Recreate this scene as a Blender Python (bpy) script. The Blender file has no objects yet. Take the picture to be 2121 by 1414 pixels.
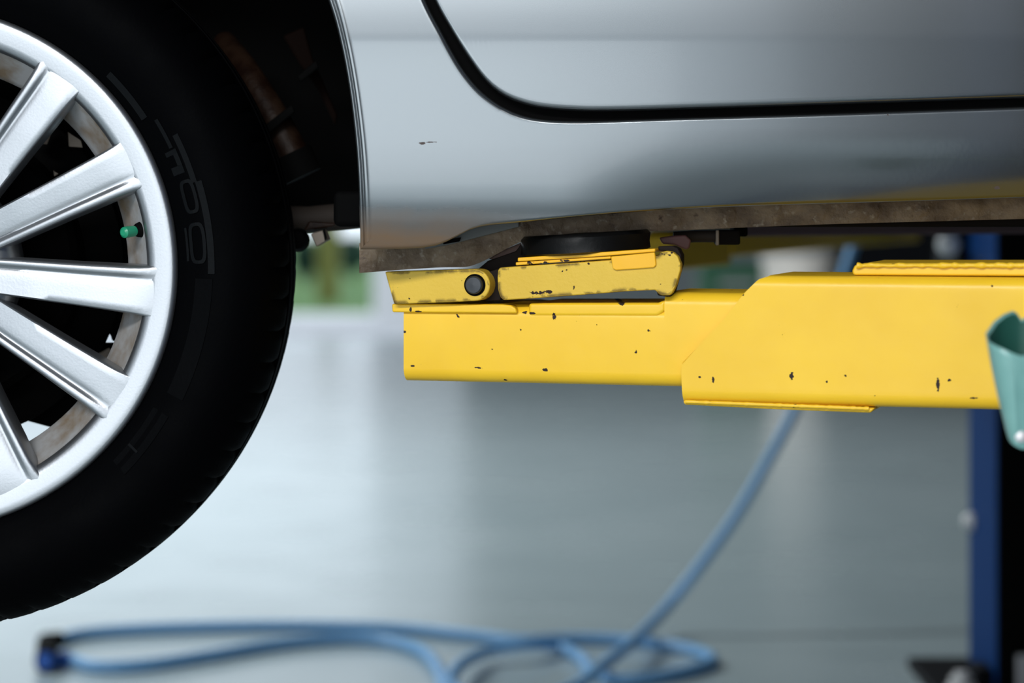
import bpy, bmesh, math, random
from mathutils import Vector, Matrix, noise
random.seed(7)
S = bpy.context.scene
COL = S.collection
# ------------------------------------------------------------------ camera, sky, light, exposure
F = 5008.0            # 85 mm lens on a 36 mm wide frame of 2121 px
HY = 420.0            # picture row of the horizon
EYE = 0.83            # lens height above the floor
cam = bpy.data.cameras.new('camera')
camo = bpy.data.objects.new('camera', cam); COL.objects.link(camo)
camo.location = (0, 0, EYE); camo.rotation_euler = (math.pi/2, 0, 0)
cam.lens = 85; cam.sensor_width = 36; cam.sensor_fit = 'HORIZONTAL'
cam.shift_y = -(707-HY)/2121.0
cam.clip_start = 0.05; cam.clip_end = 400
cam.dof.use_dof = True; cam.dof.focus_distance = 2.06; cam.dof.aperture_fstop = 3.6
S.camera = camo
w = bpy.data.worlds.new('World'); S.world = w; w.use_nodes = True
bg = w.node_tree.nodes['Background']
bg.inputs[0].default_value = (0.80, 0.90, 1.0, 1); bg.inputs[1].default_value = 1.55
S.view_settings.view_transform = 'Standard'; S.view_settings.look = 'None'
S.view_settings.exposure = 0.0; S.view_settings.gamma = 1.0
S.view_settings.use_curve_mapping = False
def area(name, loc, rot, sx, sy, power, color=(1, 1, 1)):
    l = bpy.data.lights.new(name, 'AREA'); l.shape = 'RECTANGLE'; l.size = sx; l.size_y = sy
    l.energy = power; l.color = color
    o = bpy.data.objects.new(name, l); COL.objects.link(o); o.location = loc; o.rotation_euler = rot
    return o
# daylight through the open front bay door, plus added overhead fill lamps
area('bay_daylight', (-1.55, -3.4, 0.80), (math.pi/2, 0, 0), 4.1, 1.6, 48, (0.93, 0.975, 1.0))
area('overhead_fill', (-1.2, -2.7, 3.3), (math.radians(35), 0, 0), 3.4, 0.5, 255, (0.97, 0.985, 1.0))  # added fill, brightens the rim, arm and front floor from above
area('overhead_fill', (-3.5, 6.2, 3.6), (0, 0, 0), 3.6, 0.4, 275, (0.90, 0.98, 1.0))  # added fill, lifts the floor behind the car
area('overhead_fill', (0.4, 8.2, 3.6), (0, 0, 0), 1.6, 0.3, 30, (0.97, 0.98, 1.0))  # added fill for the white bin and green cabinet

# ------------------------------------------------------------------ helpers
def at(px, py, Y):
    return Vector(((px-1060.5)*Y/F, Y, EYE+(HY-py)*Y/F))
def on_floor(px, py, z=0.0):
    Y = (EYE-z)*F/(py-HY)
    return at(px, py, Y)
def tag(o, label=None, cat=None, group=None, kind=None):
    if label: o['label'] = label
    if cat: o['category'] = cat
    if group: o['group'] = group
    if kind: o['kind'] = kind
    return o
def thing(name, loc, label, cat, group=None):
    o = bpy.data.objects.new(name, None); COL.objects.link(o); o.location = loc
    o.empty_display_size = 0.05
    return tag(o, label, cat, group)
def put(o, parent):
    if parent is not None:
        o.parent = parent
        if parent.type == 'EMPTY':
            o.matrix_parent_inverse = Matrix.Translation(parent.location).inverted()
    return o
def finish(name, bm, mat, parent=None, bevel=0.0, seg=3, ang=38, smooth=True, label=None):
    bmesh.ops.remove_doubles(bm, verts=bm.verts, dist=1e-6)
    bmesh.ops.recalc_face_normals(bm, faces=bm.faces)
    if bevel > 0:
        es = [e for e in bm.edges if len(e.link_faces) == 2 and e.calc_face_angle(0) > math.radians(28)]
        bmesh.ops.bevel(bm, geom=es, offset=bevel, segments=seg, affect='EDGES', profile=0.5, clamp_overlap=True)
    me = bpy.data.meshes.new(name); bm.to_mesh(me); bm.free()
    me.materials.append(mat)
    if smooth:
        for p in me.polygons: p.use_smooth = True
        me.set_sharp_from_angle(angle=math.radians(ang))
    o = bpy.data.objects.new(name, me); COL.objects.link(o)
    if smooth and bevel > 0:
        m = o.modifiers.new('wn', 'WEIGHTED_NORMAL'); m.keep_sharp = True
    put(o, parent)
    if label: o['label'] = label
    return o
def add_prism(bm, front, back):
    """closed prism between two matching loops of points"""
    a = [bm.verts.new(p) for p in front]; b = [bm.verts.new(p) for p in back]
    n = len(a)
    bm.faces.new(a); bm.faces.new(list(reversed(b)))
    for i in range(n):
        j = (i+1) % n
        bm.faces.new((a[i], b[i], b[j], a[j]))
def add_box(bm, lo, hi):
    x0, y0, z0 = lo; x1, y1, z1 = hi
    add_prism(bm, [(x0,y0,z0),(x1,y0,z0),(x1,y0,z1),(x0,y0,z1)], [(x0,y1,z0),(x1,y1,z0),(x1,y1,z1),(x0,y1,z1)])
def box(name, lo, hi, mat, parent=None, bevel=0.004, **k):
    bm = bmesh.new(); add_box(bm, lo, hi); return finish(name, bm, mat, parent, bevel, **k)
def add_rings(bm, rings, closed_ring=True, caps=True, closed_path=False):
    vs = [[bm.verts.new(p) for p in r] for r in rings]
    n = len(vs[0]); m = len(vs)
    for i in range(m if closed_path else m-1):
        A, B = vs[i], vs[(i+1) % m]
        for j in range(n if closed_ring else n-1):
            k = (j+1) % n
            bm.faces.new((A[j], A[k], B[k], B[j]))
    if caps and not closed_path:
        bm.faces.new(list(reversed(vs[0]))); bm.faces.new(vs[-1])
    return vs
def lathe(bm, prof, c, axis='Y', segs=64, closed=False, caps=True):
    """prof: (radius, offset along axis)"""
    c = Vector(c); rings = []
    for r, h in prof:
        ring = []
        for i in range(segs):
            t = 2*math.pi*i/segs
            u, v = r*math.cos(t), r*math.sin(t)
            ring.append(c+(Vector((u, h, v)) if axis == 'Y' else Vector((u, v, h)) if axis == 'Z' else Vector((h, u, v))))
        rings.append(ring)
    add_rings(bm, rings, True, caps, closed)
def spline(pts, n):
    """Catmull-Rom through points, n steps for each span"""
    P = [Vector(p) for p in pts]; out = []
    for i in range(len(P)-1):
        p0 = P[i-1] if i > 0 else P[0]*2-P[1]
        p1, p2 = P[i], P[i+1]
        p3 = P[i+2] if i+2 < len(P) else P[-1]*2-P[-2]
        for k in range(n):
            t = k/n
            out.append(0.5*((2*p1)+(p2-p0)*t+(2*p0-5*p1+4*p2-p3)*t*t+(3*p1-p0-3*p2+p3)*t**3))
    out.append(P[-1]); return out
def add_tube(bm, path, rad, segs=16, caps=True):
    path = [Vector(p) for p in path]; rings = []; up = Vector((0.13, 0.21, 0.97)).normalized(); n0 = None
    for i, p in enumerate(path):
        t = (path[min(i+1, len(path)-1)]-path[max(i-1, 0)]).normalized()
        n0 = up if n0 is None else n0
        n = (n0-t*n0.dot(t)); n = n.normalized() if n.length > 1e-6 else t.orthogonal().normalized()
        n0 = n; b = t.cross(n)
        r = rad(i/(len(path)-1)) if callable(rad) else rad
        rings.append([p+(n*math.cos(a)+b*math.sin(a))*r for a in [2*math.pi*k/segs for k in range(segs)]])
    add_rings(bm, rings, True, caps)
def resample(pts, n):
    P = [Vector(p) for p in pts]; L = [0]
    for i in range(1, len(P)): L.append(L[-1]+(P[i]-P[i-1]).length)
    out = []; j = 0
    for k in range(n):
        d = L[-1]*k/(n-1)
        while j < len(P)-2 and L[j+1] < d: j += 1
        f = (d-L[j])/max(L[j+1]-L[j], 1e-9)
        out.append(P[j].lerp(P[j+1], min(max(f, 0), 1)))
    return out
def pw(x, tab):
    """smooth piecewise interpolation of a table"""
    if x <= tab[0][0]: return tab[0][1]
    for (a, va), (b, vb) in zip(tab, tab[1:]):
        if x <= b: return va+(vb-va)*(x-a)/(b-a)
    return tab[-1][1]

# ------------------------------------------------------------------ materials
def mat(name, base, rough=0.5, metal=0.0, spec=0.5, coat=0.0, coat_rough=0.05):
    m = bpy.data.materials.new(name); m.use_nodes = True
    p = m.node_tree.nodes['Principled BSDF']
    p.inputs['Base Color'].default_value = (*base, 1); p.inputs['Roughness'].default_value = rough
    p.inputs['Metallic'].default_value = metal; p.inputs['Specular IOR Level'].default_value = spec
    p.inputs['Coat Weight'].default_value = coat; p.inputs['Coat Roughness'].default_value = coat_rough
    return m
class NT:
    def __init__(s, m):
        s.m = m; s.t = m.node_tree; s.p = s.t.nodes['Principled BSDF']; s.pos = s.n('ShaderNodeNewGeometry').outputs['Position']
    def n(s, kind, **kw):
        x = s.t.nodes.new(kind)
        for k, v in kw.items(): setattr(x, k, v)
        return x
    def l(s, a, b): s.t.links.new(a, b)
    def math(s, op, a, b=None, c=None, clamp=False):
        x = s.n('ShaderNodeMath', operation=op); x.use_clamp = clamp
        for i, v in enumerate((a, b, c)):
            if v is None: continue
            if isinstance(v, (int, float)): x.inputs[i].default_value = v
            else: s.l(v, x.inputs[i])
        return x.outputs[0]
    def noise(s, scale, detail=4, rough=0.55, stretch=None, off=(0,0,0)):
        mp = s.n('ShaderNodeMapping'); s.l(s.pos, mp.inputs['Vector'])
        mp.inputs['Scale'].default_value = stretch or (1, 1, 1); mp.inputs['Location'].default_value = off
        x = s.n('ShaderNodeTexNoise'); x.inputs['Scale'].default_value = scale
        x.inputs['Detail'].default_value = detail; x.inputs['Roughness'].default_value = rough
        s.l(mp.outputs[0], x.inputs['Vector']); return x.outputs[0]
    def ramp(s, v, a, b):
        x = s.n('ShaderNodeMapRange'); x.clamp = True
        x.inputs['From Min'].default_value = a; x.inputs['From Max'].default_value = b
        s.l(v, x.inputs['Value']); return x.outputs[0]
    def mix(s, f, a, b):
        x = s.n('ShaderNodeMix', data_type='RGBA')
        if isinstance(f, (int, float)): x.inputs[0].default_value = f
        else: s.l(f, x.inputs[0])
        for i, v in ((6, a), (7, b)):
            if isinstance(v, tuple): x.inputs[i].default_value = (*v, 1)
            else: s.l(v, x.inputs[i])
        return x.outputs[2]
    def bump(s, h, dist, strength=1.0, normal=None):
        b = s.n('ShaderNodeBump'); b.inputs['Distance'].default_value = dist; b.inputs['Strength'].default_value = strength
        s.l(h, b.inputs['Height'])
        if normal is not None: s.l(normal, b.inputs['Normal'])
        return b.outputs[0]
    def xyz(s):
        x = s.n('ShaderNodeSeparateXYZ'); s.l(s.pos, x.inputs[0]); return x.outputs
    def marks(s, lst, wob):
        """worn spots: (px, py, half width px, half height px) at the depth of the arm or panel"""
        X, _, Z = s.xyz(); tot = None
        for px, py, rx, rz, Y in lst:
            c = at(px, py, Y); k = Y/F
            dx = s.math('MULTIPLY', s.math('SUBTRACT', X, c.x), 1/(rx*k))
            dz = s.math('MULTIPLY', s.math('SUBTRACT', Z, c.z), 1/(rz*k))
            d = s.math('ADD', s.math('MULTIPLY', dx, dx), s.math('MULTIPLY', dz, dz))
            d = s.math('ADD', d, s.math('MULTIPLY', s.math('SUBTRACT', wob, 0.5), 4.2))
            v = s.math('LESS_THAN', d, 0.75)
            tot = v if tot is None else s.math('MAXIMUM', tot, v)
        return tot
def yellow(name, base, marks=(), rough=0.36, peel=0.0, wear=False, thr=0.735):
    m = mat(name, base, rough, spec=0.36); q = NT(m)
    c1 = q.mix(q.ramp(q.noise(11, 3), 0.35, 0.7), base, (base[0]*0.93, base[1]*0.90, base[2]*0.8))
    spots = q.ramp(q.noise(120, 2, off=(3, 1, 7)), thr, thr+0.015)
    if marks: spots = q.math('MAXIMUM', spots, q.marks(marks, q.noise(420, 3)))
    if wear:
        bv = q.n('ShaderNodeBevel'); bv.samples = 6; bv.inputs['Radius'].default_value = 0.006
        ge = q.n('ShaderNodeNewGeometry')
        dt = q.n('ShaderNodeVectorMath', operation='DOT_PRODUCT'); q.l(bv.outputs[0], dt.inputs[0]); q.l(ge.outputs['Normal'], dt.inputs[1])
        e = q.math('SUBTRACT', 1.0, dt.outputs['Value'])
        e = q.math('MULTIPLY', e, q.ramp(q.noise(70, 4), 0.46, 0.60))
        spots = q.math('MAXIMUM', spots, q.ramp(e, 0.014, 0.022))
    col = q.mix(spots, c1, (0.022, 0.010, 0.008))
    q.l(col, q.p.inputs['Base Color'])
    q.l(q.math('ADD', q.math('MULTIPLY', spots, 0.35), q.math('MULTIPLY_ADD', q.noise(30, 4), 0.16, rough-0.08)), q.p.inputs['Roughness'])
    h = q.math('MULTIPLY_ADD', spots, -0.6, q.noise(26 if not peel else 330, 3))
    q.l(q.bump(h, peel if peel else 0.0012, 0.5), q.p.inputs['Normal'])
    return m
YB = (0.90, 0.555, 0.024)
M = {}
M['arm'] = yellow('arm_yellow', YB, [(1148,656,5,7,2.04),(1130,768,7,4,2.04),(1087,649,6,3,2.04),(1103,651,7,3,2.04),(992,765,11,2,2.05),
    (837,688,5,3,2.08),(854,759,5,2,2.08),(1290,630,7,5,2.02),(1480,788,3,8,1.99),(1452,784,3,3,1.99),(1642,779,5,8,1.98),(1712,790,3,3,1.98),
    (1944,796,4,14,1.95),(2015,823,8,2,1.95),(1047,790,6,2,2.05),(866,645,7,2,2.08),(850,641,3,6,2.08)], 0.34)
M['hinge'] = yellow('hinge_yellow', (0.71, 0.465, 0.045), [(1115,606,18,4,2.05),(1135,604,12,4,2.05)], 0.46, peel=0.00045, wear=True, thr=0.70)
M['pad_plate'] = yellow('pad_plate_orange', (0.90, 0.47, 0.012), [(1130,545,13,5,2.07),(1098,543,8,4,2.07),(1168,538,10,3,2.07)], 0.38)
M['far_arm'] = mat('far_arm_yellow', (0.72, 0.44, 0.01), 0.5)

SV = (0.168, 0.183, 0.191)
def silver():
    m = mat('silver_paint', SV, 0.23, 0.88, coat=0.3, coat_rough=0.06); q = NT(m)
    X, Y, Z = q.xyz()
    wob = q.noise(26, 5)
    zl = at(745, 472, 2.05).z
    d = q.math('SUBTRACT', Z, zl)                                    # mud thrown up behind the wheel
    slope = q.math('MULTIPLY', q.math('SUBTRACT', X, -0.13), -0.10)
    lim = q.math('ADD', q.math('MULTIPLY_ADD', wob, 0.016, -0.008), 0.010)
    side = q.ramp(X, 0.02, -0.06)
    mud = q.ramp(q.math('SUBTRACT', d, lim), 0.010, -0.017)
    mud = q.math('MULTIPLY', mud, q.math('MULTIPLY_ADD', q.noise(60, 4, stretch=(0.35, 1, 1)), 0.9, 0.42, clamp=True))
    mud = q.math('MULTIPLY', mud, side)
    mk = q.marks([(877, 298, 8, 3, 2.02), (892, 295.5, 13, 1.2, 2.02), (2056, 389, 7, 3.5, 2.03), (1839, 238, 2.2, 1.5, 2.0)], q.noise(500, 2))
    col = q.mix(mud, SV, (0.19, 0.115, 0.06))
    col = q.mix(mk, col, (0.07, 0.05, 0.045))
    q.l(col, q.p.inputs['Base Color'])
    dirt = q.math('MAXIMUM', mud, mk)
    q.l(q.math('MULTIPLY_ADD', dirt, -0.88, 0.88), q.p.inputs['Metallic'])
    q.l(q.math('MULTIPLY_ADD', dirt, 0.55, 0.23), q.p.inputs['Roughness'])
    q.l(q.math('MULTIPLY_ADD', dirt, -0.35, 0.35, clamp=True), q.p.inputs['Coat Weight'])
    grit = q.math('MULTIPLY', q.noise(260, 4), q.math('MULTIPLY', q.ramp(X, 0.02, 0.26), q.ramp(Z, at(0, 270, 2.02).z, at(0, 300, 2.02).z)))  # stone guard texture on the sill
    q.l(q.bump(grit, 0.00025, 0.16), q.p.inputs['Normal'])
    return m
M['silver'] = silver()
def dirty_metal():
    m = mat('road_dirt', (0.12, 0.08, 0.05), 0.75); q = NT(m)
    c = q.mix(q.ramp(q.noise(38, 6, stretch=(0.6, 1, 1)), 0.36, 0.62), (0.075, 0.046, 0.023), (0.20, 0.145, 0.09))
    c = q.mix(q.ramp(q.noise(170, 5), 0.60, 0.72), c, (0.24, 0.20, 0.15))
    c = q.mix(q.ramp(q.noise(75, 4, off=(5, 0, 2)), 0.62, 0.70), c, (0.05, 0.028, 0.016))
    q.l(c, q.p.inputs['Base Color'])
    q.l(q.math('MULTIPLY_ADD', q.noise(60, 3), 0.4, 0.45), q.p.inputs['Roughness'])
    q.l(q.bump(q.noise(150, 6), 0.003, 0.7), q.p.inputs['Normal'])
    return m
M['flange'] = dirty_metal()
def rubber(name, b, r, sp=0.35):
    m = mat(name, b, r, spec=sp); q = NT(m)
    q.l(q.math('MULTIPLY_ADD', q.noise(22, 4), 0.3, r-0.15), q.p.inputs['Roughness'])
    q.l(q.bump(q.noise(300, 3), 0.0006, 0.3), q.p.inputs['Normal'])
    return m
M['tyre'] = rubber('tyre_rubber', (0.0006, 0.0007, 0.001), 0.6, 0.02)
M['letter'] = rubber('raised_rubber', (0.0036, 0.0043, 0.005), 0.55, 0.06)
M['letter2'] = rubber('raised_rubber_dull', (0.0010, 0.0012, 0.0016), 0.6, 0.03)
M['black'] = mat('black_plastic', (0.0012, 0.0012, 0.0012), 0.8, spec=0.06)
M['under'] = mat('underbody_black', (0.005, 0.004, 0.0035), 0.85, spec=0.1)
M['rubber_pad'] = rubber('pad_rubber', (0.004, 0.004, 0.004), 0.42, 0.14)
M['worn'] = mat('worn_steel_gap_shade', (0.010, 0.006, 0.0045), 0.7, spec=0.15)  # worn steel of the stop bracket, also painted shade in the hinge gaps
M['pin'] = mat('pin_steel', (0.045, 0.048, 0.052), 0.42, 0.6)
def alloy():
    m = mat('alloy_silver', (0.37, 0.385, 0.405), 0.36, 0.93, coat=0.15, coat_rough=0.15); q = NT(m)
    q.l(q.bump(q.noise(500, 2), 0.0003, 0.25), q.p.inputs['Normal']); return m
M['alloy'] = alloy()
def alloy_inner():
    m = mat('alloy_brake_dust', (0.55, 0.55, 0.55), 0.5, 0.3); q = NT(m)
    q.l(q.mix(q.ramp(q.noise(30, 4), 0.4, 0.65), (0.42, 0.42, 0.42), (0.24, 0.18, 0.12)), q.p.inputs['Base Color']); return m
M['barrel'] = alloy_inner()
M['rust'] = mat('rusty_pipe', (0.22, 0.085, 0.035), 0.5, 0.0, spec=0.12)
q = NT(M['rust']); q.l(q.mix(q.ramp(q.noise(45, 5), 0.4, 0.6), (0.007, 0.0025, 0.0012), (0.016, 0.008, 0.0045)), q.p.inputs['Base Color']); q.l(q.bump(q.noise(120, 4), 0.002, 0.5), q.p.inputs['Normal'])
M['beam'] = mat('axle_steel', (0.028, 0.022, 0.018), 0.7, spec=0.15)
M['beige'] = mat('dusty_steel', (0.20, 0.165, 0.13), 0.6, 0.2)
M['cap_green'] = mat('valve_green', (0.01, 0.26, 0.13), 0.35)
M['blue'] = mat('post_blue', (0.002, 0.036, 0.15), 0.6, spec=0.05)
M['hose'] = mat('hose_blue', (0.19, 0.43, 0.74), 0.4)
M['zinc'] = mat('zinc_bolt', (0.75, 0.74, 0.74), 0.4, 0.3)
M['grey'] = mat('grey_block', (0.35, 0.34, 0.36), 0.6)
def green_metal():
    m = mat('green_enamel', (0.2, 0.42, 0.38), 0.34, coat=0.3); q = NT(m)
    q.l(q.mix(q.ramp(q.noise(20, 3), 0.4, 0.7), (0.165, 0.36, 0.33), (0.22, 0.44, 0.40)), q.p.inputs['Base Color']); return m
M['pocket'] = green_metal()
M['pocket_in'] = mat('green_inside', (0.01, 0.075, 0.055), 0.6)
M['white'] = mat('bin_white', (0.92, 0.85, 0.78), 0.5)
M['darkgreen'] = mat('cabinet_green', (0.012, 0.10, 0.045), 0.5)
M['dark'] = mat('charcoal_steel', (0.004, 0.0045, 0.006), 0.6, spec=0.08)
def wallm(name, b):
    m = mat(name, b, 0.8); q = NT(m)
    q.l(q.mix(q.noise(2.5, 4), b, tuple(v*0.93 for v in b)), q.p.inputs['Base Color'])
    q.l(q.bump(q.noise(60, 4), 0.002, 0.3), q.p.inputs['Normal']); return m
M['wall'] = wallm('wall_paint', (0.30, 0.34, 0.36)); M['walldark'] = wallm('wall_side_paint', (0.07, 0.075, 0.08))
M['frame_white'] = mat('door_frame_white', (0.90, 0.90, 0.90), 0.5)
def floorm():
    m = mat('epoxy_floor', (0.42, 0.48, 0.50), 0.24, spec=0.6); q = NT(m)
    q.l(q.mix(q.ramp(q.noise(1.3, 5), 0.35, 0.7), (0.385, 0.465, 0.49), (0.44, 0.52, 0.545)), q.p.inputs['Base Color'])
    q.l(q.math('MULTIPLY_ADD', q.noise(3.5, 5), 0.12, 0.20), q.p.inputs['Roughness'])
    q.l(q.bump(q.noise(35, 3), 0.0012, 0.2), q.p.inputs['Normal']); return m
M['floor'] = floorm()
M['joint'] = mat('joint_filler', (0.36, 0.42, 0.44), 0.6)
M['apron'] = mat('outdoor_concrete', (0.62, 0.62, 0.64), 0.8)
def lawn():
    m = mat('grass', (0.12, 0.30, 0.06), 0.9); q = NT(m)
    q.l(q.mix(q.ramp(q.noise(0.5, 5), 0.35, 0.65), (0.045, 0.13, 0.022), (0.09, 0.20, 0.035)), q.p.inputs['Base Color']); return m
M['lawn'] = lawn()
M['leaf'] = mat('bush_leaf', (0.010, 0.05, 0.028), 0.7)
M['olive'] = mat('gate_post_olive', (0.17, 0.17, 0.03), 0.6)
M['bark'] = mat('bush_stem', (0.08, 0.055, 0.035), 0.9)

# ------------------------------------------------------------------ the setting
WY = 14.9                                            # back wall
fl = box('floor', (-7, -4, -0.16), (7, WY, -0.006), M['joint'], bevel=0); fl['kind'] = 'structure'
xs = [-7, -4.6, -1.65, 2.05, 5.0, 7]; ys = [-4, -1, 2, 5.1, 8.1, 11.1, WY]
for i in range(len(xs)-1):
    for j in range(len(ys)-1):
        g = 0.002
        box('slab', (xs[i]+g, ys[j]+g, -0.006), (xs[i+1]-g, ys[j+1]-g, 0), M['floor'], fl, bevel=0, smooth=False)
def struct(name, lo, hi, m, parent=None, bevel=0.0):
    o = box(name, lo, hi, m, parent, bevel, smooth=bevel > 0)
    if parent is None: o['kind'] = 'structure'
    return o
xj = (965-1060.5)*WY/F                              # right jamb of the open back door
wb = struct('wall_back', (xj+0.02, WY, 0), (7, WY+0.2, 4), M['wall'])
struct('lintel', (-5.5, WY, 3.0), (xj+0.02, WY+0.2, 4), M['wall'], wb)
struct('pier', (-7, WY, 0), (-5.5, WY+0.2, 4), M['wall'], wb)
tr = struct('trim_1', (xj-0.03, WY-0.03, 0), (xj+0.02, WY+0.22, 3.0), M['frame_white'], bevel=0.008)
struct('wall_yard', (at(772,0,17.8).x, 17.8, -0.01), (6, 17.98, 2.6), M['frame_white'])
struct('wall_left', (-7.2, -4, 0), (-7, WY, 4), M['wall'])
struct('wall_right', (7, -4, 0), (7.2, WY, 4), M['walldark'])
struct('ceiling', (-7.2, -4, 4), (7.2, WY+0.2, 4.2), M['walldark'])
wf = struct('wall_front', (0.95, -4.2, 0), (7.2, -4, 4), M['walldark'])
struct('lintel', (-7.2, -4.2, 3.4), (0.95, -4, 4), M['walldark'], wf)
ap = box('apron', (-16, WY, -0.16), (16, 18.1, -0.01), M['apron'], bevel=0); ap['kind'] = 'structure'
ff = box('apron', (-16, -16, -0.16), (16, -4, -0.01), M['apron'], bevel=0); ff['kind'] = 'structure'
bm = bmesh.new()
NX, NYY = 40, 60
vs = [[bm.verts.new((-30+60*i/NX, 18.1+42*j/NYY, 0.0)) for i in range(NX+1)] for j in range(NYY+1)]
for j in range(NYY):
    for i in range(NX): bm.faces.new((vs[j][i], vs[j][i+1], vs[j+1][i+1], vs[j+1][i]))
lw = finish('lawn', bm, M['lawn']); tag(lw, 'green lawn outside the open back door of the workshop', 'grass', kind='stuff')

def bush(name, px, py, Y, wpx, hpx, label):
    c = at(px, py, Y); k = Y/F; base = Vector((c.x, Y, 0.002))
    t = thing(name, base, label, 'bush', 'bushes on the lawn')
    bm = bmesh.new()
    top = c.z+hpx*k*0.5
    for n_ in range(260):
        a, b_ = random.uniform(0, 2*math.pi), random.uniform(-1, 1); rr = random.uniform(0.75, 1.0)
        h = top*0.5
        p = Vector((base.x+wpx*k*0.5*rr*math.cos(a)*math.sqrt(1-b_*b_), Y+wpx*k*0.5*rr*math.sin(a)*math.sqrt(1-b_*b_), 0.12+h+h*b_*rr))
        d = Vector((random.uniform(-1,1), random.uniform(-1,1), random.uniform(-1,1))).normalized(); e = d.orthogonal().normalized(); s = 0.11
        q_ = [p-d*s, p+e*s*0.55, p+d*s, p-e*s*0.55]
        bm.faces.new([bm.verts.new(v) for v in q_])
    lathe(bm, [(wpx*k*0.1, 0.12), (wpx*k*0.36, top*0.25), (wpx*k*0.42, top*0.6), (wpx*k*0.28, top*0.95), (0.02, top*1.03)], base, 'Z', 16)
    finish('foliage', bm, M['leaf'], t, smooth=False)
    bm = bmesh.new(); lathe(bm, [(0.05, 0.0), (0.04, top*0.6)], base, 'Z', 10); finish('stem', bm, M['bark'], t)
bush('bush', 727, 545, 27, 66, 46, 'dark green bush on the lawn next to the grey car sill')
bush('bush', 634, 560, 25, 38, 60, 'dark bluish bush on the lawn close to the black tyre')
t = thing('gate_post', at(680, 628, 20)*1 - Vector((0,0,at(680,628,20).z)), 'olive yellow gate post on the lawn between the two bushes', 'post')
b0 = t.location
bm = bmesh.new(); add_box(bm, (b0.x-0.085, b0.y-0.085, 0.002), (b0.x+0.085, b0.y+0.085, 0.66)); finish('shaft', bm, M['olive'], t, 0.01)
bm = bmesh.new(); add_box(bm, (b0.x-0.10, b0.y-0.10, 0.66), (b0.x+0.10, b0.y+0.10, 0.69)); finish('post_cap', bm, M['olive'], t, 0.008)

# ------------------------------------------------------------------ the car
car = thing('car', (0.2, 2.9, 0.0), 'silver car raised on the lift with its rear wheel hanging', 'car')
YN = 2.02
def nom(px, py): p = at(px, py, YN); return Vector((p.x, 0, p.z))
ZT = lambda py: EYE+(HY-py)*YN/F
# lean of the skin (degrees, + faces the floor) down the side of the car
LEAN = [(-900, -16), (-400, -12), (-150, -7.5), (20, -5.6), (74, -4.6), (92, -0.4), (180, 1.4), (262, 1.6), (300, 2.0), (340, 2.9), (380, 4.4), (410, 7.0), (435, 14), (455, 22), (480, 28), (520, 36), (600, 40)]
PROF = []; y_ = 2.0; pyl = 90
for d_ in (1, -1):
    y_ = 2.0; lst = []
    py_ = 90
    while -900 <= py_ <= 600:
        lst.append((ZT(py_), y_))
        y_ += d_*math.tan(math.radians(pw(py_+d_, LEAN)))*2*YN/F
        py_ += 2*d_
    PROF += lst if d_ == 1 else lst[1:]
PROF.sort()
PZ0, PDZ = PROF[0][0], (PROF[-1][0]-PROF[0][0])/(len(PROF)-1)
# towards the front door the sill tucks under a little more
TUCK = [(0, 0.0)]; py_ = 262
while py_ < 620:
    TUCK.append((ZT(py_), TUCK[-1][1]+math.tan(math.radians(pw(py_, [(262, 0), (300, 4.5), (350, 13), (385, 20), (420, 22), (450, 10), (500, 0)])))*2*YN/F)); py_ += 2
TUCK = sorted(TUCK[1:])
XA, XB = (1150-1060.5)*YN/F, (1700-1060.5)*YN/F
def bodyY(z, x=-1.0):
    f = min(max((z-PZ0)/PDZ, 0), len(PROF)-1.001); k = int(f)
    y = PROF[k][1]+(PROF[k+1][1]-PROF[k][1])*(f-k)
    t = min(max((x-XA)/(XB-XA), 0), 1)
    if t > 0 and z < TUCK[-1][0]:
        g = (z-TUCK[0][0])/(TUCK[-1][0]-TUCK[0][0])*(len(TUCK)-1); k = max(0, min(int(g), len(TUCK)-2)); g = min(max(g-k, 0), 1)
        y += t*t*(3-2*t)*(TUCK[k][1]+(TUCK[k+1][1]-TUCK[k][1])*g)
    return y
arch = [(745,517),(746,470),(744,380),(739,300),(729,210),(716,130),(700,60),(681,0),(642,-110),(575,-225),(455,-335),(285,-415),(70,-458),(-180,-470),(-430,-455),(-660,-400),(-860,-290),(-990,-130),(-1050,50),(-1065,300),(-1065,470)]
seam = [(2121,222.6),(1740,236),(1560,241.5),(1400,246),(1300,249.5),(1230,251.5),(1175,251.5),(1135,249.5),(1101,245),(1065,234),(1028,214),(991,183.5),(954,136),(917,70),(881,0),(838,-110),(795,-260),(765,-430),(755,-620)]
bottom = [(745,517),(800,516),(860,514),(908,507),(948,488),(988,470.5),(1063,461.5),(1440,431),(2121,409)]
dseam = [(2121,204.6),(1740,217),(1560,223),(1400,228),(1300,231),(1212,231.5),(1138,227),(1090,218.5),(1046,201.5),(1009,172.5),(973,125),(936,66),(900,0),(857,-110),(814,-260),(784,-430),(774,-620)]
XR = 4100
def ext(l, front=True):
    (x0, y0), (x1, y1) = (l[0], l[1]) if front else (l[-1], l[-2])
    s = (y1-y0)/(x1-x0); p = (XR, y0+s*(XR-x0))
    return [p]+l if front else l+[p]
seam_w = spline([nom(*p) for p in ext(seam)], 8); dseam_w = spline([nom(*p) for p in ext(dseam)], 8)
bottom_w = spline([nom(*p) for p in ext(bottom, False)], 8)
arch_w = spline([nom(*p) for p in arch], 10)
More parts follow.
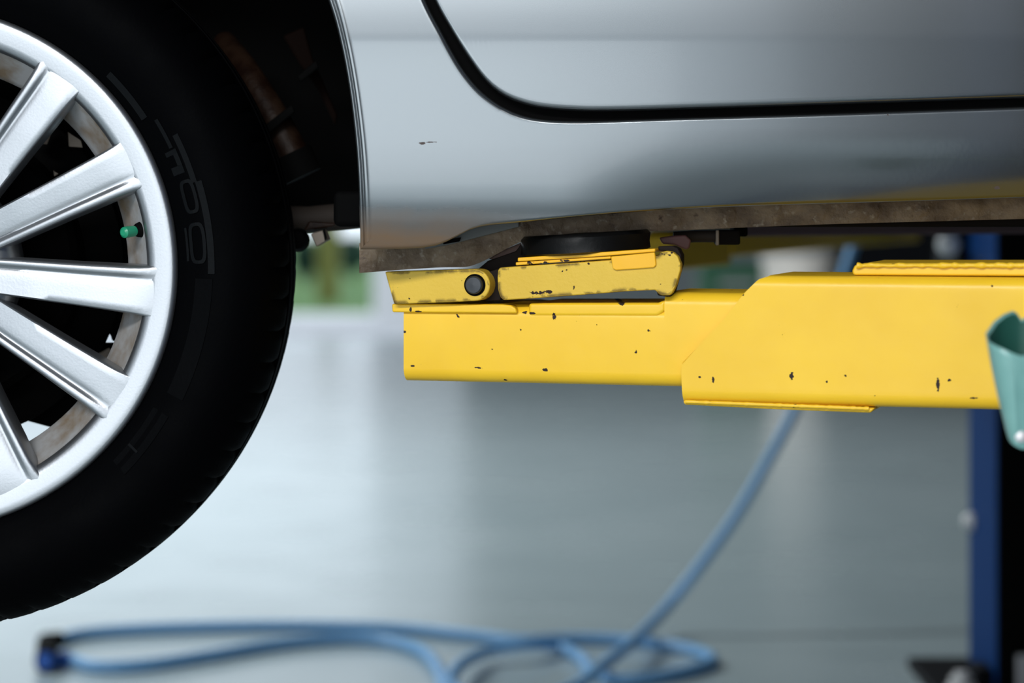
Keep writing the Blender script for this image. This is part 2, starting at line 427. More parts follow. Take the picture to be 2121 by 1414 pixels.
def panel(name, A, B, nrow, edgeA, edgeB, mt, parent, lab=None):
    """ruled skin between two curves; edgeX = list of (distance, push-in) rows near the edges"""
    bm = bmesh.new(); rows = None; grid = []
    for a, b in zip(A, B):
        L = (b-a).length; d = (b-a).normalized(); ds = []
        for e, yy in edgeA: ds.append((e, yy))
        eA = edgeA[-1][0]; eB = edgeB[-1][0]
        for k in range(1, nrow): ds.append((eA+(L-eA-eB)*k/nrow, 0.0))
        for e, yy in reversed(edgeB): ds.append((L-e, yy))
        col = []
        for s, yy in ds:
            p = a+d*s; col.append(bm.verts.new((p.x, bodyY(p.z, p.x)+yy, p.z)))
        # return flange
        grid.append(col)
    for c0, c1 in zip(grid, grid[1:]):
        for i in range(len(c0)-1): bm.faces.new((c0[i], c1[i], c1[i+1], c0[i+1]))
        # turned-in returns at both edges
    for idx in (0, -1):
        rim = [bm.verts.new((c[idx].co.x, c[idx].co.y+0.022, c[idx].co.z)) for c in grid]
        for i in range(len(rim)-1): bm.faces.new((grid[i][idx], grid[i+1][idx], rim[i+1], rim[i]))
    bm.verts.index_update()
    inner = {}
    n0, n1 = len(edgeA), len(edgeB)
    for col in grid:
        for v in col[n0:len(col)-n1]: inner[tuple(round(c, 6) for c in v.co)] = 1
    o = finish(name, bm, mt, parent, ang=60, label=lab)
    me = o.data; ns = []
    flip = sum(p.normal.y for p in me.polygons) > 0
    if flip: me.flip_normals()
    for v in me.vertices:
        if tuple(round(c, 6) for c in v.co) in inner:
            z = v.co.z; x = v.co.x; g = (bodyY(z+0.0025, x)-bodyY(z-0.0025, x))/0.005; gx = (bodyY(z, x+0.005)-bodyY(z, x-0.005))/0.01
            ns.append(Vector((gx, -1, g)).normalized())
        else: ns.append(v.normal.copy())
    me.normals_split_custom_set_from_vertices(ns)
    return o
round_e = [(0.0, 0.006), (0.0006, 0.0030), (0.0016, 0.0010), (0.003, 0.0002), (0.0045, 0.0)]
lip = [(0.0, 0.006), (0.0012, 0.0015), (0.003, 0.0), (0.0045, 0.0005), (0.0055, 0.0026), (0.0068, 0.0026), (0.0078, 0.0002), (0.0095, -0.0006), (0.012, 0.0), (0.016, 0.0)]
# rocker and quarter panel: seam runs right to left, so pair it with bottom (right to left)
nR = 150
sm = resample(seam_w, 400)
ic = min(range(400), key=lambda i: (sm[i]-nom(1040, 222)).length)
rock_top = resample(sm[:ic+1], nR); rock_bot = resample(list(reversed(bottom_w)), nR)
# match columns by x where the sill is straight
def match_x(curve, xs_):
    out = []; c = sorted(curve, key=lambda p: p.x)
    for x in xs_:
        for p, q2 in zip(c, c[1:]):
            if p.x <= x <= q2.x+1e-9:
                f = (x-p.x)/max(q2.x-p.x, 1e-9); out.append(p.lerp(q2, f)); break
        else: out.append(c[0].copy() if x < c[0].x else c[-1].copy())
    return out
xc = sm[ic].x; xl = nom(745, 0).x; xr = nom(XR, 0).x
tops, bots = [], []
for k in range(nR):
    f = k/(nR-1); f = f**1.0
    xt = xr+(xc-xr)*f; xb = xr+(xl-xr)*f
    tops.append(xt); bots.append(xb)
T = match_x(sm[:ic+1], tops); B = match_x(bottom_w, bots)
panel('rocker_panel', B, T, 60, [(0.0, 0.004), (0.001, 0.001), (0.003, 0.0)], round_e, M['silver'], car)
na = 110
i0 = 0; i1 = next(i for i, p in enumerate(arch_w) if p.z > nom(0, -330).z)
archr = resample(arch_w[:i1+1], na); seaml = resample(sm[ic:], na)
panel('quarter_panel', archr, seaml, 46, lip, round_e, M['silver'], car)
# quarter panel over the wheel up to the belt line and back to the bumper
archl = resample(arch_w[i1:], 90)
up = []
for k, p in enumerate(archl):
    f = k/89
    a0 = seaml[-1].lerp(nom(-300, -640), min(f*2.2, 1)) if f < 0.4545 else None
    if f < 0.4545: up.append(a0)
    else:
        g = (f-0.4545)/0.5455
        up.append(nom(-300, -640).lerp(nom(-1750, -620), min(g*2, 1)) if g < 0.5 else nom(-1750, -620).lerp(nom(-1750, 470), (g-0.5)*2))
panel('rear_fender', archl, up, 24, lip, [(0.0, 0.0), (0.004, 0.0)], M['silver'], car)
# rear door
nd = 240
dl = resample(dseam_w, nd)
topd = []
zt = nom(0, -640).z
for k, p in enumerate(dl):
    topd.append(Vector((nom(XR, 0).x+(nom(800, 0).x-nom(XR, 0).x)*(k/(nd-1)), 0, zt)))
idc = min(range(nd), key=lambda i: (dl[i]-nom(1046, 201)).length)
for k in range(nd):       # keep rule lines close to vertical on the straight part
    if k <= idc: topd[k] = Vector((dl[k].x, 0, zt))
    else:
        f = (k-idc)/(nd-1-idc); topd[k] = Vector((dl[idc].x+(nom(800, 0).x-dl[idc].x)*f, 0, zt))
panel('rear_door', dl, topd, 150, round_e, [(0.0, 0.0), (0.004, 0.0)], M['silver'], car)
# dark rubber behind the door gap
bm = bmesh.new()
a = resample(seam_w, 160); b = resample(dseam_w, 160)
add_rings(bm, [[(p.x, bodyY(p.z)+0.016, p.z-0.010) for p in a]] + [[(p.x, bodyY(p.z)+0.016, p.z+0.012) for p in b]], closed_ring=False, caps=False)
bm2 = finish('door_seal', bm, M['black'], car)
# body shell behind the skin (roof side and far side, belt line upward is out of view)
bm = bmesh.new()
xb0, xb1 = nom(-1750, 0).x, nom(XR, 0).x
zb = zt-0.004
add_box(bm, (xb0, 2.10, zb-0.02), (xb1, 3.75, zb+0.0))
add_box(bm, (xb0, 3.72, 0.835), (xb1, 3.75, zb-0.02))
finish('body_shell', bm, M['silver'], car, smooth=False)
XW = nom(745, 0).x                                    # back end of the sill
box('floor_pan', (XW+0.02, 2.115, 0.835), (xb1, 3.70, 0.90), M['under'], car, 0.004)
box('far_sill', (XW, 3.60, 0.797), (xb1, 3.62, 0.84), mat('far_sill_grey', (0.07, 0.045, 0.05), 0.8), car, 0.004)
bm = bmesh.new(); add_prism(bm, [at(1540,490,2.6), (xb1,2.6,at(0,470,2.6).z), (xb1,2.6,0.84), (at(1540,0,2.6).x,2.6,0.84)], [at(1540,490,2.6)+Vector((0,.05,0)), (xb1,2.65,at(0,470,2.6).z), (xb1,2.65,0.84), (at(1540,0,2.6).x,2.65,0.84)]); finish('floor_rail', bm, mat('rail_purple', (0.06,0.035,0.04), 0.8), car, 0.003)
box('trunk_floor', (xb0+0.02, 2.46, 0.92), (XW+0.02, 3.70, 0.95), M['under'], car, 0.004)
box('inner_sill', (XW+0.015, 2.092, at(0,470,2.1).z), (xb1, 2.115, 0.93), M['under'], car, 0.003)
# wheel-house liner: arch shaped tunnel and its inner wall
bm = bmesh.new()
r0 = [(p.x, bodyY(p.z)+0.016, p.z) for p in resample(arch_w, 80)]
zcl = at(0, 472, 2.44).z
r0 = [(x, y, max(z, at(0, 470, 2.08).z)) for x, y, z in r0]
r1 = [(x*1.0, 2.44, max(z, zcl)) for x, y, z in r0]
add_rings(bm, [r0, r1], closed_ring=False, caps=False)
bm.faces.new([bm.verts.new(p) for p in r1])
finish('wheel_house_liner', bm, M['black'], car, ang=50)
box('liner_edge', (at(690,0,2.1).x, 2.10, at(0,470,2.1).z), (XW+0.012, 2.16, at(0,395,2.1).z), M['black'], car, 0.006)
# recessed grey patch and drain slot where the sill steps down
bm = bmesh.new()
pl = [(880,516),(935,506),(1075,470),(1075,448),(940,448),(880,480)]
add_prism(bm, [at(x, y, 2.073) for x, y in pl], [at(x, y, 2.0795) for x, y in pl])
finish('sill_step', bm, mat('dusty_grey', (0.10, 0.105, 0.10), 0.6), car, 0.001)
bm = bmesh.new()
pl = [(919,497),(955,492),(952,500),(918,506)]
add_prism(bm, [at(x, y, 2.069) for x, y in pl], [at(x, y, 2.0735) for x, y in pl])
finish('drain_slot', bm, M['black'], car, 0.0005)
# pinch-weld flange with its low step behind the wheel
FL_T = [(743,503),(800,503),(857,503),(909,503),(951,500),(997,480),(1030,468),(1063,460),(1119,452),(1440,424),(2121,402)]
FL_B = [(745,565),(822,559),(909,553.5),(965,552),(990,545),(1014,534),(1049,515),(1084,499),(1133,490),(1195,482),(1280,479.5),(1380,477.5),(1539,471),(1733,463.5),(2121,453)]
def extw(l, n=3):
    (x1, y1), (x0, y0) = l[-1], l[-2]; s = (y1-y0)/(x1-x0); return l+[(3900, y1+s*(3900-x1))]
ft = spline([at(x, y, 2.086) for x, y in extw(FL_T)], 8); fb = spline([at(x, y, 2.086) for x, y in extw(FL_B)], 8)
ft = match_x(ft, [at(745,0,2.086).x+(at(3900,0,2.086).x-at(745,0,2.086).x)*(k/300)**1.6 for k in range(301)])
fb = match_x(fb, [p.x for p in ft])
bm = bmesh.new(); rings = []
for i, (tp, bt) in enumerate(zip(ft, fb)):
    ring = []
    for k in range(9):
        p = tp.lerp(bt, k/8)
        wv = 0.0016*noise.noise(Vector((p.x*38, p.z*30, 0)))+0.0010*noise.noise(Vector((p.x*140, p.z*120, 3)))
        dimple = -0.0024*max(0, math.sin(p.x*2*math.pi/0.043))**6*math.exp(-((k-4)/2.2)**2)      # spot welds
        ring.append(Vector((p.x, 2.0805+wv+dimple+0.003*abs(k-4)/4*0, p.z)))
    bk = [Vector((v.x, 2.0855, v.z)) for v in reversed(ring)]
    rings.append(ring+bk)
add_rings(bm, rings)
finish('sill_flange', bm, M['flange'], car, ang=50)
# plates of the flange lap: a second folded strip seen as a pink-brown tongue above the pad
bm = bmesh.new()
pl = [(1012,536),(1040,519),(1092,497),(1110,492),(1108,505),(1090,520),(1078,535),(1045,541)]
add_prism(bm, [at(x, y, 2.094) for x, y in pl], [at(x, y, 2.099) for x, y in pl]); finish('jacking_plate', bm, mat('primer_brown', (0.13, 0.075, 0.06), 0.7), car, 0.001)
# brake line bracket and clip under the sill
bm = bmesh.new()
pl = [(1365,492),(1392,488),(1420,486),(1432,497),(1428,514),(1420,517),(1398,507),(1372,505)]
add_prism(bm, [at(x, y, 2.10) for x, y in pl], [at(x, y, 2.112) for x, y in pl]); finish('bracket', bm, mat('bracket_rust', (0.13, 0.055, 0.05), 0.6), car, 0.002)
bm = bmesh.new(); add_tube(bm, [at(1395, 492, 2.13), at(1440, 489, 2.13), at(1485, 489, 2.13)], 0.0055, 12); finish('brake_pipe', bm, M['beam'], car)
bm = bmesh.new(); add_box(bm, at(1484, 507, 2.12)[:], (at(1527, 0, 2.15).x, 2.15, at(0, 476, 2.12).z)); finish('pipe_clip', bm, M['under'], car, 0.002)
bm = bmesh.new(); add_box(bm, (at(1482,0,2.119).x, 2.116, at(0,508,2.119).z), (at(1489,0,2.119).x, 2.12, at(0,476,2.119).z)); finish('clip_tab', bm, M['beige'], car, 0.0008)
bm = bmesh.new(); add_box(bm, (at(1520,0,2.15).x, 2.15, at(0,490,2.15).z), (at(1549,0,2.15).x, 2.19, at(0,468,2.15).z)); finish('pipe_clip', bm, M['black'], car, 0.002)
# rear axle beam, bracket and bolt seen between tyre and sill
bm = bmesh.new(); add_tube(bm, [at(430, 452, 2.24), at(640, 455, 2.24), at(735, 446, 2.24), at(800, 440, 2.24)], 0.0125, 20); finish('axle_beam', bm, M['beam'], car)
bm = bmesh.new()
pl = [(628,478),(676,472),(690,470),(700,462),(640,458)]
add_prism(bm, [at(x, y, 2.205) for x, y in pl], [at(x, y, 2.225) for x, y in pl]); finish('beam_bracket', bm, M['rust'], car, 0.002)
bm = bmesh.new()
pl = [(643,484),(668,477),(677,498),(655,511)]
add_prism(bm, [at(x, y, 2.195) for x, y in pl], [at(x+9, y-3, 2.215) for x, y in pl]); finish('bracket_bolt', bm, M['beige'], car, 0.0012)
bm = bmesh.new()
pl = [(668,476),(673,474),(677,492),(673,500)]
add_prism(bm, [at(x, y, 2.193) for x, y in pl], [at(x, y, 2.21) for x, y in pl]); finish('bracket_bolt', bm, M['black'], car, 0.0008)
bm = bmesh.new(); lathe(bm, [(0.001, -0.012), (0.008, -0.009), (0.011, 0), (0.008, 0.009), (0.001, 0.012)], at(617, 497, 2.22), 'Y', 16); finish('bump_stop', bm, M['black'], car)
# filler pipe with straps in the wheel house
bm = bmesh.new()
pth = spline([at(466, 92, 2.36), at(505, 145, 2.28), at(560, 235, 2.25), at(612, 335, 2.24)], 10)
add_tube(bm, pth, lambda f: 0.0125+0.004*f, 20); finish('filler_pipe', bm, M['rust'], car)
bm = bmesh.new(); add_tube(bm, [at(603, 318, 2.24), at(626, 366, 2.24)], 0.0195, 20); finish('pipe_end_cover', bm, M['black'], car)  # added black cover that keeps the pipe end dark
bm = bmesh.new()
pl = [(545,262),(605,216),(612,232),(556,278)]
add_prism(bm, [at(x, y, 2.215) for x, y in pl], [at(x, y, 2.27) for x, y in pl]); finish('pipe_strap', bm, M['black'], car, 0.002)
bm = bmesh.new()
pl = [(585,75),(630,55),(648,120),(700,240),(694,262),(660,190),(618,130)]
add_prism(bm, [at(x, y, 2.28) for x, y in pl], [at(x, y, 2.31) for x, y in pl]); finish('rusty_bracket', bm, mat('old_rust', (0.004, 0.0016, 0.001), 0.8, spec=0.05), car, 0.003)
bm = bmesh.new()
pl = [(615,158),(655,124),(662,140),(622,172)]
add_prism(bm, [at(x, y, 2.24) for x, y in pl], [at(x, y, 2.29) for x, y in pl]); finish('pipe_strap', bm, M['black'], car, 0.002)

# --- the wheel
Y0 = 2.05
WC = at(-180, 556, Y0)
K = Y0/F
# rim with lip and barrel
prof = [(.2235,.016),(.2240,.004),(.2225,.0008),(.2195,-.0004),(.2150,.0000),(.2060,.0004),(.2015,.0014),(.1992,.0036),(.1976,.0085),(.1920,.0200),(.1800,.0370),(.1768,.0430),(.1765,.050),(.1800,.060),(.1850,.10),(.1920,.16),(.2140,.176),(.2140,.182),(.1960,.176),(.1885,.12),(.1850,.08),(.200,.05),(.215,.03)]
bm = bmesh.new(); lathe(bm, prof, WC, 'Y', 192, closed=True)
wheel = finish('wheel', bm, M['alloy'], car, ang=50, label='silver multi-spoke alloy wheel')
# brake-dust coloured inner ring is its own part
bm = bmesh.new(); lathe(bm, [(.1969,.0098),(.1915,.0196),(.1795,.0366),(.1758,.0435),(.1752,.046),(.176,.06),(.184,.16),(.186,.16),(.180,.06),(.1775,.046),(.1808,.038),(.1928,.0208),(.1978,.0112)], WC, 'Y', 128, closed=True); finish('barrel_lining', bm, M['barrel'], wheel)
angs = [(52.7, 1), (25.4, -1), (-5.5, 1), (-32.5, -1), (-64.5, 1), (-92, -1), (-124, 1), (-152, -1), (176, 1), (148, -1), (114, 1), (85, -1)]
def spoke(angle, sg):
    a = math.radians(angle); er = Vector((math.cos(a), 0, math.sin(a))); et = Vector((-math.sin(a), 0, math.cos(a)))*sg
    bm = bmesh.new(); rings = []
    for k in range(22):
        f = k/21; r = 0.056+(0.2135-0.056)*f
        hw = pw(r, [(0.056, 0.0150), (0.08, 0.0160), (0.14, 0.0182), (0.188, 0.0205), (0.200, 0.0214), (0.2135, 0.0232)])
        y0 = pw(r, [(0.056, 0.012), (0.10, 0.0062), (0.15, 0.0012), (0.186, -0.0010), (0.200, -0.0002), (0.206, 0.0003), (0.2135, 0.0012)])
        back = pw(r, [(0.056, 0.060), (0.10, 0.052), (0.17, 0.046), (0.190, 0.034), (0.200, 0.014), (0.2135, 0.006)])
        fd = pw(r, [(0.056, 1), (0.185, 1), (0.205, 0.25), (0.2135, 0.0)])
        cs = [(-0.80, back), (-1.06, 0.45*back+0.55*(y0+0.004)), (-1.0, y0+0.0035*fd), (-0.96, y0+0.0013*fd), (-0.90, y0+0.0003), (-0.6, y0+0.0007*fd), (-0.2, y0+0.0013*fd), (0.15, y0+0.0018*fd), (0.36, y0+0.0024*fd),
              (0.44, y0+0.0032*fd), (0.52, y0+0.0028*fd), (0.60, y0+0.0012*fd), (0.68, y0+0.0002), (0.84, y0), (0.93, y0+0.0012*fd), (1.0, y0+0.0042*fd), (1.06, 0.45*back+0.55*(y0+0.004)), (0.80, back)]
        rings.append([WC+er*r+et*(u*hw)+Vector((0, v, 0)) for u, v in cs])
    add_rings(bm, rings)
    return finish('spoke', bm, M['alloy'], wheel, ang=48)
for a_, sg in angs: spoke(a_, sg)
bm = bmesh.new(); lathe(bm, [(.001,.020),(.028,.020),(.030,.024),(.034,.026),(.056,.013),(.070,.015),(.079,.021),(.084,.031),(.0855,.044),(.080,.060),(.001,.062)], WC, 'Y', 96); finish('hub', bm, M['alloy'], wheel, ang=40)
bm = bmesh.new(); lathe(bm, [(.001,.0165),(.024,.017),(.0275,.019),(.028,.024),(.001,.025)], WC, 'Y', 64); finish('centre_cap', bm, M['pin'], wheel)
# tyre
tp = [(.2220,.018),(.2228,.006),(.2265,.0015),(.2330,-.0010),(.2420,-.0065),(.2560,-.0105),(.2700,-.0105),(.2830,-.0065),(.2930,.0005),(.3000,.0080),(.3050,.0160),(.3090,.0250),(.3118,.0340),(.3135,.0440),
      (.3142,.0540),(.3140,.0560),(.3065,.0575),(.3065,.0635),(.3145,.0650),(.3150,.0800),(.3075,.0815),(.3075,.0885),(.3150,.0900),(.3148,.1050),(.3065,.1065),(.3065,.1125),(.3140,.1140),(.3135,.1240),(.3115,.1340),(.3080,.1430),(.3020,.1530),(.2930,.1640),(.2800,.1740),(.2650,.1790),(.2500,.1780),(.2350,.1730),(.2240,.1660),(.2200,.1500),(.2190,.08),(.2190,.04)]
bm = bmesh.new(); rings = []; SEG = 420
for i in range(SEG):
    t_ = 2*math.pi*i/SEG; ring = []
    notch = (i % 6 == 0)
    for j, (r, h) in enumerate(tp):
        if notch and (10 <= j <= 14 or 27 <= j <= 30): r -= 0.0032
        ring.append(WC+Vector((r*math.cos(t_), h, r*math.sin(t_))))
    rings.append(ring)
add_rings(bm, rings, True, False, True)
tyre = finish('tyre', bm, M['tyre'], wheel, ang=40, label='black tyre with raised sidewall marks')
# raised sidewall marks (worn, illegible capsules, bars and arcs)
def sidew(r): return pw(r, [(.2330,-.0010),(.2420,-.0065),(.2560,-.0105),(.2700,-.0105),(.2830,-.0065),(.2930,.0005)])
def side_mark(bm, pts, th=0.0011):
    fr = []; bk = []
    for x, y in pts:
        p = at(x, y, Y0-0.006); dx, dz = p.x-WC.x, p.z-WC.z; r = math.hypot(dx, dz)
        fr.append(Vector((p.x, Y0+sidew(r)-th, p.z))); bk.append(Vector((p.x, Y0+sidew(r)+0.0006, p.z)))
    add_prism(bm, fr, bk)
def pol(deg, rpx): a = math.radians(deg); return (-180+rpx*math.cos(a), 556-rpx*math.sin(a))
def capsule_ring(bm, deg, rc, lr, lt, wdt):
    """outlined capsule: lr radial half size px, lt half length along the tyre in px"""
    def loop(s):
        out = []
        for k in range(24):
            t_ = 2*math.pi*k/24; ct, st = math.cos(t_), math.sin(t_)
            ex = 0.55
            u = (lr-s)*math.copysign(abs(ct)**ex, ct); v = (lt-s)*math.copysign(abs(st)**ex, st)
            out.append(pol(deg+math.degrees(v/rc), rc+u))
        return out
    o, i_ = loop(0), loop(wdt)
    for k in range(24):
        k2 = (k+1) % 24
        side_mark(bm, [o[k], o[k2], i_[k2], i_[k]])
bm = bmesh.new(); capsule_ring(bm, 5.1, 592, 18, 43, 7); finish('raised_letter', bm, M['letter'], tyre, smooth=False)
bm = bmesh.new(); capsule_ring(bm, 14.6, 592, 16, 36, 7); finish('raised_letter', bm, M['letter'], tyre, smooth=False)
def arc_mark(bm, a0, a1, r0_, r1_, n=14):
    for k in range(n):
        d0, d1 = a0+(a1-a0)*k/n, a0+(a1-a0)*(k+1)/n
        side_mark(bm, [pol(d0, r0_), pol(d1, r0_), pol(d1, r1_), pol(d0, r1_)], 0.0009)
bm = bmesh.new()
bm.free()
for lst, mk_ in (([(33,45,563,577,14),(25,31.5,586,594,8),(17,27,604,616,10),(-1,17,612,626,20),(1.5,8.5,566,571,8)], 'letter'), ([(-26,-2,585,622,22),(-44,-30,574,612,14)], 'letter2')):
    for a0_, a1_, q0, q1, n_ in lst:
        bm = bmesh.new(); arc_mark(bm, a0_, a1_, q0, q1, n_); finish('raised_band', bm, M[mk_], tyre, smooth=False)
for a0_, a1_, q0, q1, n_ in ((19.5, 21.2, 572, 598, 3), (21.2, 23.6, 588, 598, 3), (23.6, 24.6, 572, 598, 2), (-39.5, -39, 575, 600, 1)):
    bm = bmesh.new(); arc_mark(bm, a0_, a1_, q0, q1, n_); finish('raised_letter', bm, M['letter'], tyre, smooth=False)
# valve with green cap
bm = bmesh.new(); add_tube(bm, [at(299, 474, 2.068), at(284, 477, 2.066), at(278, 478, 2.064)], lambda f: 0.0078-0.0036*f, 20); finish('valve_stem', bm, M['black'], wheel)
bm = bmesh.new()
p0, p1 = at(277, 478.5, 2.063), at(256, 481.5, 2.052); dv = (p1-p0)
add_tube(bm, [p0, p0+dv*0.75, p0+dv*0.95, p0+dv*1.08], lambda f: [0.0046, 0.0050, 0.0046, 0.0026][min(3, int(round(f*3)))], 20); finish('valve_cap', bm, M['cap_green'], wheel, label='green plastic valve cap')
# brake behind the spokes
bm = bmesh.new(); lathe(bm, [(.001,.080),(.060,.080),(.064,.084),(.118,.086),(.124,.092),(.126,.115),(.150,.118),(.158,.122),(.158,.130),(.001,.132)], WC, 'Y', 80); finish('brake_drum', bm, M['black'], wheel)
for pl in ([(-40,420),(300,420),(300,700),(233,707),(228,690),(150,728),(-40,800)], [(-40,780),(120,722),(206,709),(300,709),(300,760),(240,930),(110,886),(-40,845)]):
    bm = bmesh.new()
    add_prism(bm, [at(x, y, 2.20) for x, y in pl], [at(x, y, 2.24) for x, y in pl]); finish('trailing_arm', bm, M['black'], car, 0.002)
bm = bmesh.new()
pl = [(150,748),(190,738),(228,718),(236,742),(232,752),(190,752)]
add_prism(bm, [at(x, y, 2.17) for x, y in pl], [at(x, y, 2.185) for x, y in pl]); finish('backing_plate_edge', bm, M['beige'], car, 0.002)
for pl in ([(98,252),(112,262),(98,300),(70,296),(84,268)], [(140,272),(168,290),(172,306),(142,304)], [(110,352),(122,360),(112,366)]):
    bm = bmesh.new(); add_prism(bm, [at(x, y, 2.135) for x, y in pl], [at(x, y, 2.15) for x, y in pl]); finish('brake_bracket', bm, M['beige'], car, 0.001)

# ------------------------------------------------------------------ near lift arm
YAW = math.radians(16.5)
P0 = at(1000, 600, 2.062); U = Vector((math.cos(YAW), -math.sin(YAW), 0)); N = Vector((math.sin(YAW), math.cos(YAW), 0))   # N points away from the lens
def arm(px, py, off=0.0, deep=0.0):
    """point of the arm's upright face (moved back by off) that the picture shows at px, py, then pushed back by deep"""
    d = Vector(((px-1060.5)/F, 1, (HY-py)/F)); o = Vector((0, 0, EYE))
    s = (P0+N*off-o).dot(N)/d.dot(N)
    return o+d*s+N*deep
la = thing('car_lift', (0.62, 1.45, 0.0), 'front lift with a big yellow arm holding up the silver car sill', 'lift')
def slabp(name, pts, off, deep, mt, bevel=0.0015, seg=3, parent=None, label=None):
    bm = bmesh.new(); add_prism(bm, [arm(x, y, off) for x, y in pts], [arm(x, y, off, deep) for x, y in pts])
    return finish(name, bm, mt, parent or la, bevel, seg, label=label)
# inner beam: rounded square tube
def tube_profile(name, left, right, top, bot, off, width, rad, mt, skew=None):
    """square tube along the arm: left/right px end columns as lists of section corners"""
    bm = bmesh.new(); rings = []
    for pxc in (left, right):
        tl = arm(pxc, top(pxc), off); bl = arm(pxc, bot(pxc), off)
        zt_, zb_ = tl.z, bl.z; base = Vector((tl.x, tl.y, 0)); ring = []
        for (cx, cz, a0) in ((rad, zt_-rad, 90), (rad, zb_+rad, 180), (width-rad, zb_+rad, 270), (width-rad, zt_-rad, 0)):
            pts = []
            for k in range(9):
                a = math.radians(a0+ (90*k/8))
                pts.append((cx+rad*math.cos(a), cz+rad*math.sin(a)))
            ring += [base+N*u+Vector((0, 0, z)) for u, z in pts]
        rings.append(ring)
    add_rings(bm, rings)
    return bm
ztop = arm(1444, 606, 0.008).z; zbot = arm(1300, 799.5, 0.008).z
itop = lambda px: HY-(ztop-EYE)*F/arm(px, 600, 0.008).y
ibot = lambda px: HY-(zbot-EYE)*F/arm(px, 600, 0.008).y
ztip = arm(1200, 632, 0.008).z
ttop = lambda px: HY-(ztip-EYE)*F/arm(px, 600, 0.008).y
bm = tube_profile('inner_beam', 836, 1376, ttop, ibot, 0.008, 0.11, 0.0115, M['arm'])
finish('beam_tip', bm, M['arm'], la, 0.0, ang=35)
bm = tube_profile('inner_beam', 1376, 1640, itop, ibot, 0.008, 0.11, 0.0115, M['arm'])
finish('inner_beam', bm, M['arm'], la, 0.0, ang=35)
# top plate of the tip and the weld plate behind it
slabp('mount_plate', [(811,629),(1040,630),(1058,632),(1068,638),(1071,648.5),(812,646.5)], 0.004, 0.118, M['arm'], 0.0015)
slabp('rest_plate', [(1094,627),(1362,627),(1378,620),(1378,644),(1362,655),(1094,655)], 0.0072, 0.10, M['arm'], 0.003)
# hinge block with pin
hb = [(796,563.5),(800,562)]
cxp, cyp = 983.7, 590
hb = [(797,562.5)] + [(960,557.5)] + [(cxp+31*math.cos(math.radians(a)), cyp+33*math.sin(math.radians(a))) for a in range(-90, 91, 12)] + [(930,626),(816,630)]
slabp('hinge_block', hb, -0.004, 0.020, M['hinge'], 0.0014)
slabp('hinge_block', hb, 0.075, 0.020, M['hinge'], 0.0014)
slabp('hinge_lug', [(1012,562),(1037,555),(1037,622),(1005,624),(1012,600)], 0.012, 0.05, M['worn'], 0.001)  # dark colour carries the shade of the gap beside the hinge block
bm = bmesh.new(); c = arm(cxp, cyp, -0.004)
def disc(bm, c, r0, prof, segs=40):
    rings = [[c+N*h+(U*math.cos(2*math.pi*i/segs)+Vector((0,0,1))*math.sin(2*math.pi*i/segs))*(r0*r) for i in range(segs)] for r, h in prof]
    add_rings(bm, rings)
disc(bm, c, 19*2.05/F, [(0.02,-0.0052),(0.3,-0.0050),(0.84,-0.0048),(0.95,-0.0042),(1.0,-0.003),(1.0,0.10)]); pin = finish('hinge_pin', bm, M['pin'], la, ang=22, label='dark steel hinge pin')
bm = bmesh.new(); disc(bm, c, 23*2.05/F, [(0.80,-0.0010),(1.0,-0.0008),(1.0,0.004),(0.80,0.004)]); finish('pin_bushing', bm, M['black'], pin)
# flip arm that carries the pad
fa = [(1035,554),(1100,549.5),(1200,543),(1300,536),(1364,529),(1366,523),(1380,519.5),(1392,521),(1403,530),(1410,546),(1409,560),(1400,590),(1392,606),(1386,611.5),(1372,612),(1364,609),(1357,600.5),(1300,603),(1230,608.5),(1164,613.5),(1100,618),(1043,621.5),(1036,616),(1031,600),(1030,575),(1031,560)]
slabp('flip_arm', fa, -0.002, 0.008, M['hinge'], 0.0014)
slabp('dark_gap_block', [(985,561),(1010,540),(1068,520),(1082,500),(1092,500),(1092,553),(1002,563)], 0.03, 0.04, M['worn'], 0.001)  # added dark block, stands in for the under-car darkness in this gap
slabp('flip_arm_web', [(1045,553),(1340,530),(1340,545),(1045,575)], 0.006, 0.072, M['hinge'], 0.001)
slabp('flip_arm', [(1035,554),(1100,549.5),(1200,543),(1290,537),(1290,604),(1164,613.5),(1100,618),(1043,621.5),(1036,616),(1031,600),(1030,575)], 0.078, 0.008, M['hinge'], 0.0014)
slabp('stop_bracket', [(1362,510),(1392,508.5),(1404,514),(1411,528),(1411,545),(1393,608),(1386,615),(1362,612),(1359,600),(1380,604),(1400,552),(1400,532),(1390,521),(1364,519)], 0.0062, 0.013, M['worn'], 0.0012)
# pad plate in folded orange sheet, rubber pad on top
slabp('pad_plate', [(1072,533.5),(1357,514.5),(1357,521.5),(1240,531),(1072,541.5)], -0.0035, 0.09, M['pad_plate'], 0.0009)
slabp('pad_plate_lower', [(1068,543),(1100,541),(1265,530.5),(1265,535.5),(1100,547),(1068,549.5)], -0.0030, 0.088, M['pad_plate'], 0.0007)
slabp('pad_tab', [(1265,531),(1356,522.5),(1358.5,549),(1354,554),(1275,559.5),(1269,556)], -0.0045, 0.003, M['pad_plate'], 0.0008)
# round rubber pad
bm = bmesh.new(); cpad = arm(1213, 505, 0.045)
zlo = arm(1213, 527, -0.003).z; zhi = at(1213, 481, 2.12).z
rp = 0.0560
rings = []
for r, z in [(rp*0.9, zlo), (rp, zlo+0.002), (rp*0.985, zlo+0.008), (rp, zhi-0.003), (rp*0.95, zhi), (0.002, zhi)]:
    rings.append([Vector((cpad.x+r*math.cos(t_), cpad.y+r*math.sin(t_), z+(0.06*r*math.cos(t_)))) for t_ in [2*math.pi*i/40 for i in range(40)]])
add_rings(bm, rings); finish('rubber_pad', bm, M['rubber_pad'], la, ang=50, label='round black rubber pad')
